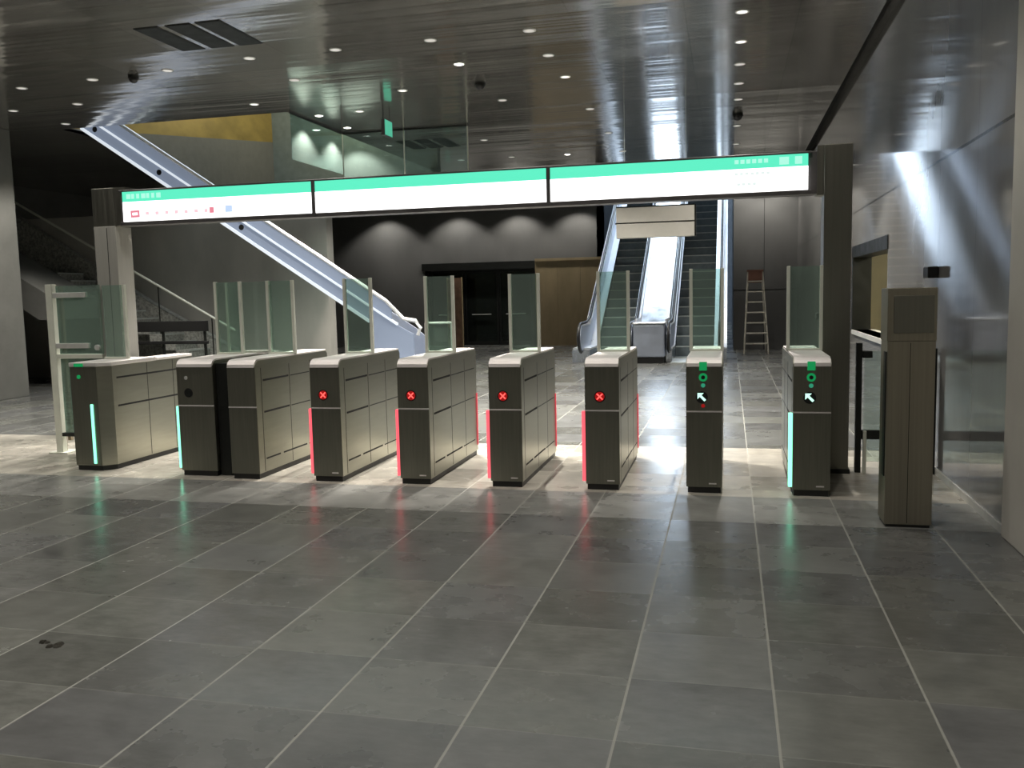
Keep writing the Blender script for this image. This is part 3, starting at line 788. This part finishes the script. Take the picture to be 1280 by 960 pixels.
def downlight(x, y, lvl, label, power, size=105):
    if lvl not in protos:
        t = thing('ceiling_downlight', label, 'ceiling light', (x, y, CEIL), 'recessed ceiling downlights')
        r1, r0 = .078, .06
        mb = MB(); n = 20
        for i in range(n):
            a, b2 = 2*PI*i/n, 2*PI*(i+1)/n
            mb.face([(r0*math.cos(a), r0*math.sin(a), -.006), (r1*math.cos(a), r1*math.sin(a), -.006), (r1*math.cos(b2), r1*math.sin(b2), -.006), (r0*math.cos(b2), r0*math.sin(b2), -.006)], 'trim_white')
            mb.face([(r1*math.cos(a), r1*math.sin(a), -.006), (r1*math.cos(a), r1*math.sin(a), 0), (r1*math.cos(b2), r1*math.sin(b2), 0), (r1*math.cos(b2), r1*math.sin(b2), -.006)], 'trim_white')
        mb.build('trim_ring', t)
        MB().cyl((0, 0, -.005), r0, .004, 'z', ['lamp_dim', 'lamp_mid', 'lamp', 'lamp'][lvl]).build('lens', t)
        protos[lvl] = t
    else:
        t = dup(protos[lvl], loc=(x, y, CEIL), label=label)
        for ch in list(t.children):
            if ch.type == 'LIGHT': bpy.data.objects.remove(ch)
    t['power'] = power
    return t
LIGHTS = []
for ci, (x, L) in enumerate(cols):
    for k, (y, lvl) in enumerate(L):
        nm = f'round recessed ceiling downlight, {ORD[k]}{"" if k == 0 else " nearest"} in the {CN[ci]}{"" if ci in (0, 9) else " from the left"} of the ten columns'
        tt = downlight(x, y, lvl, nm, 0)
        pw = P_ROW*(1, 1.5, 2.4, 3)[lvl]
        if y < 11.0 and x > -8: pw = P_GATE*{-3.52: 1.6, -2.29: 1.6}.get(x, .75)
        LIGHTS.append((tt, pw))
# rows over the camera, out of frame
for x in (-9.8, -7.3, -4.77, -2.29, .13):
    for y in (7.0, 4.6, 2.2, -.2, -2.6):
        tt = downlight(x, y, 0, 'round recessed ceiling downlight over the near hall, in front of the gates', 0)
        tt['group'] = 'downlights over the near hall'
        LIGHTS.append((tt, P_NEAR))
# wall washers near the rear wall
for i, x in enumerate((-11.0, -8.55, -6.55, -4.6)):
    tt = downlight(x, Y1-.75, 1, f'round downlight washing the rear wall, {("leftmost","second","third","rightmost")[i]} of four', 0)
    tt['group'] = 'wall-washing downlights'
    LIGHTS.append((tt, P_WASH))
for i, x in enumerate((.42, 1.22)):
    tt = downlight(x, 24.4, 1, f'round downlight washing the wall behind the step ladder, {("left","right")[i]} one', 0)
    tt['group'] = 'wall-washing downlights'
    LIGHTS.append((tt, P_WASH*.6))
for i, x in enumerate((-9.6, -8.6)):
    pass
for tt, pw in LIGHTS:
    del tt['power']
    spot((0, 0, -.02), pw, 86 if pw > 400 else 112, .22 if pw > 400 else .45, parent=tt)
# lamps in the ticket room and the left shaft
l = bpy.data.lights.new('room_light', 'POINT'); l.energy = 45; l.color = (1, .93, .75); l.shadow_soft_size = .2
o = bpy.data.objects.new('room_light', l); C.objects.link(o); o.location = (2.8, 13.0, 2.4)
l = bpy.data.lights.new('shaft_light', 'POINT'); l.energy = 60; l.color = (1, .85, .5); l.shadow_soft_size = .2
o = bpy.data.objects.new('shaft_light', l); C.objects.link(o); o.location = (-9.0, 20.0, 6.6)

# slot vents
def vent(x, y, w_, l_, label, group):
    t = thing('slot_vent', label, 'vent', (x, y, CEIL), group)
    MB().box(-w_/2-.01, w_/2+.01, -l_/2-.01, l_/2+.01, -.006, 0, 'dark_metal').build('frame', t)
    MB().box(-w_/2, w_/2, -l_/2, l_/2, -.009, -.005, 'vent_dark').build('grille', t)
for i, x in enumerate((-6.40, -6.0, -5.62)):
    vent(x, 9.57, .29, .93, f'dark slot vent in the near ceiling, {("left","middle","right")[i]} of the three', 'near ceiling vents')
for i, x in enumerate((-6.3, -5.93, -5.56)):
    vent(x, 17.5, .27, 1.0, f'dark slot vent in the far ceiling, {("left","middle","right")[i]} of the three', 'far ceiling vents')
# cameras under the ceiling
def dome(x, y, label, s=1.0):
    t = thing('dome_camera', label, 'camera', (x, y, CEIL))
    MB().cyl((0, 0, -.04*s), .07*s, .04*s, 'z', 'dark_metal').build('mount', t)
    mb = MB(); n = 6
    for k in range(n):
        a0, a1 = PI/2*k/n, PI/2*(k+1)/n
        mb.cyl((0, 0, -.04*s-.06*s*math.sin(a1)), .06*s*max(.02, math.cos(a1)), .06*s*(math.sin(a1)-math.sin(a0)), 'z', 'black_plastic', 16, .06*s*math.cos(a0))
    mb.build('dome', t)
dome(.13, 16.5, 'small dark dome camera in the rightmost ceiling light column', 1.3)
dome(-3.53, 12.8, 'dark dome camera on the ceiling beyond the brightest downlight', 1.15)
dome(-7.9, 10.9, 'small dark dome camera on the ceiling just past the near slot vents', 1.0)
# hanging exit sign, seen nearly edge-on
t = thing('exit_sign', 'small green lit exit sign hanging edge-on below the ceiling left of centre', 'sign', (-5.54, 14.2, 0))
MB().box(-.03, .03, -.17, .17, 4.30, 4.56, 'sign_frame').build('casing', t, bevel=.004)
MB().box(.03, .036, -.16, .16, 4.31, 4.55, 'exit_green').build('glow_panel', t)
for y in (-.15, .15): MB().cyl((0, y, 4.56), .006, CEIL-4.56, 'z', 'dark_metal', 8).build('rod', t)
# glass smoke curtains round the left opening
t = thing('smoke_curtain', 'clear glass smoke curtain hanging along the right side of the ceiling opening', 'glass curtain', (-7.05, 13.75, 0))
MB().box(-.006, .006, 0, 2.0, 3.95, CEIL, 'curtain_glass').build('pane', t)
MB().box(-.012, .012, -.02, 2.0, CEIL-.03, CEIL, 'dark_metal').build('top_channel', t)
t = thing('smoke_curtain', 'clear glass smoke curtain hanging across the hall beside the exit sign', 'glass curtain', (-7.05, 15.8, 0))
for k in range(2):
    MB().box(k*1.22+.01, k*1.22+1.21, -.006, .006, 3.75, CEIL, 'curtain_glass').build('pane', t)
    MB().box(k*1.22+1.205, k*1.22+1.225, -.012, .012, 3.75, CEIL, 'post_metal').build('joint_strip', t)
MB().box(0, 2.45, -.012, .012, CEIL-.03, CEIL, 'dark_metal').build('top_channel', t)
# glass balustrade of the upper level seen through the opening
for (x0, x1, z0, z1, mt) in ():
    pass

# ------------------------------------------------------------------ dirt on the floor
def clump(x, y, s, label, seed):
    r = random.Random(seed); mb = MB()
    for k in range(7 if s > .03 else 4):
        a = r.random()*2*PI; d_ = r.random()*s*.8; q = s*(.3+.35*r.random())
        mb.cyl((x+d_*math.cos(a)*1.3, y+d_*math.sin(a), 0), q, .006+.008*r.random(), 'z', 'dirt', 7, q*.5)
    tag(mb.build('dirt_clump'), label, 'debris')
clump(-3.155, 3.50, .042, 'larger dark dirt clump on the floor tiles at lower left', 3)
clump(-3.245, 3.525, .024, 'smaller dark dirt clump on the floor just left of the larger one', 5)
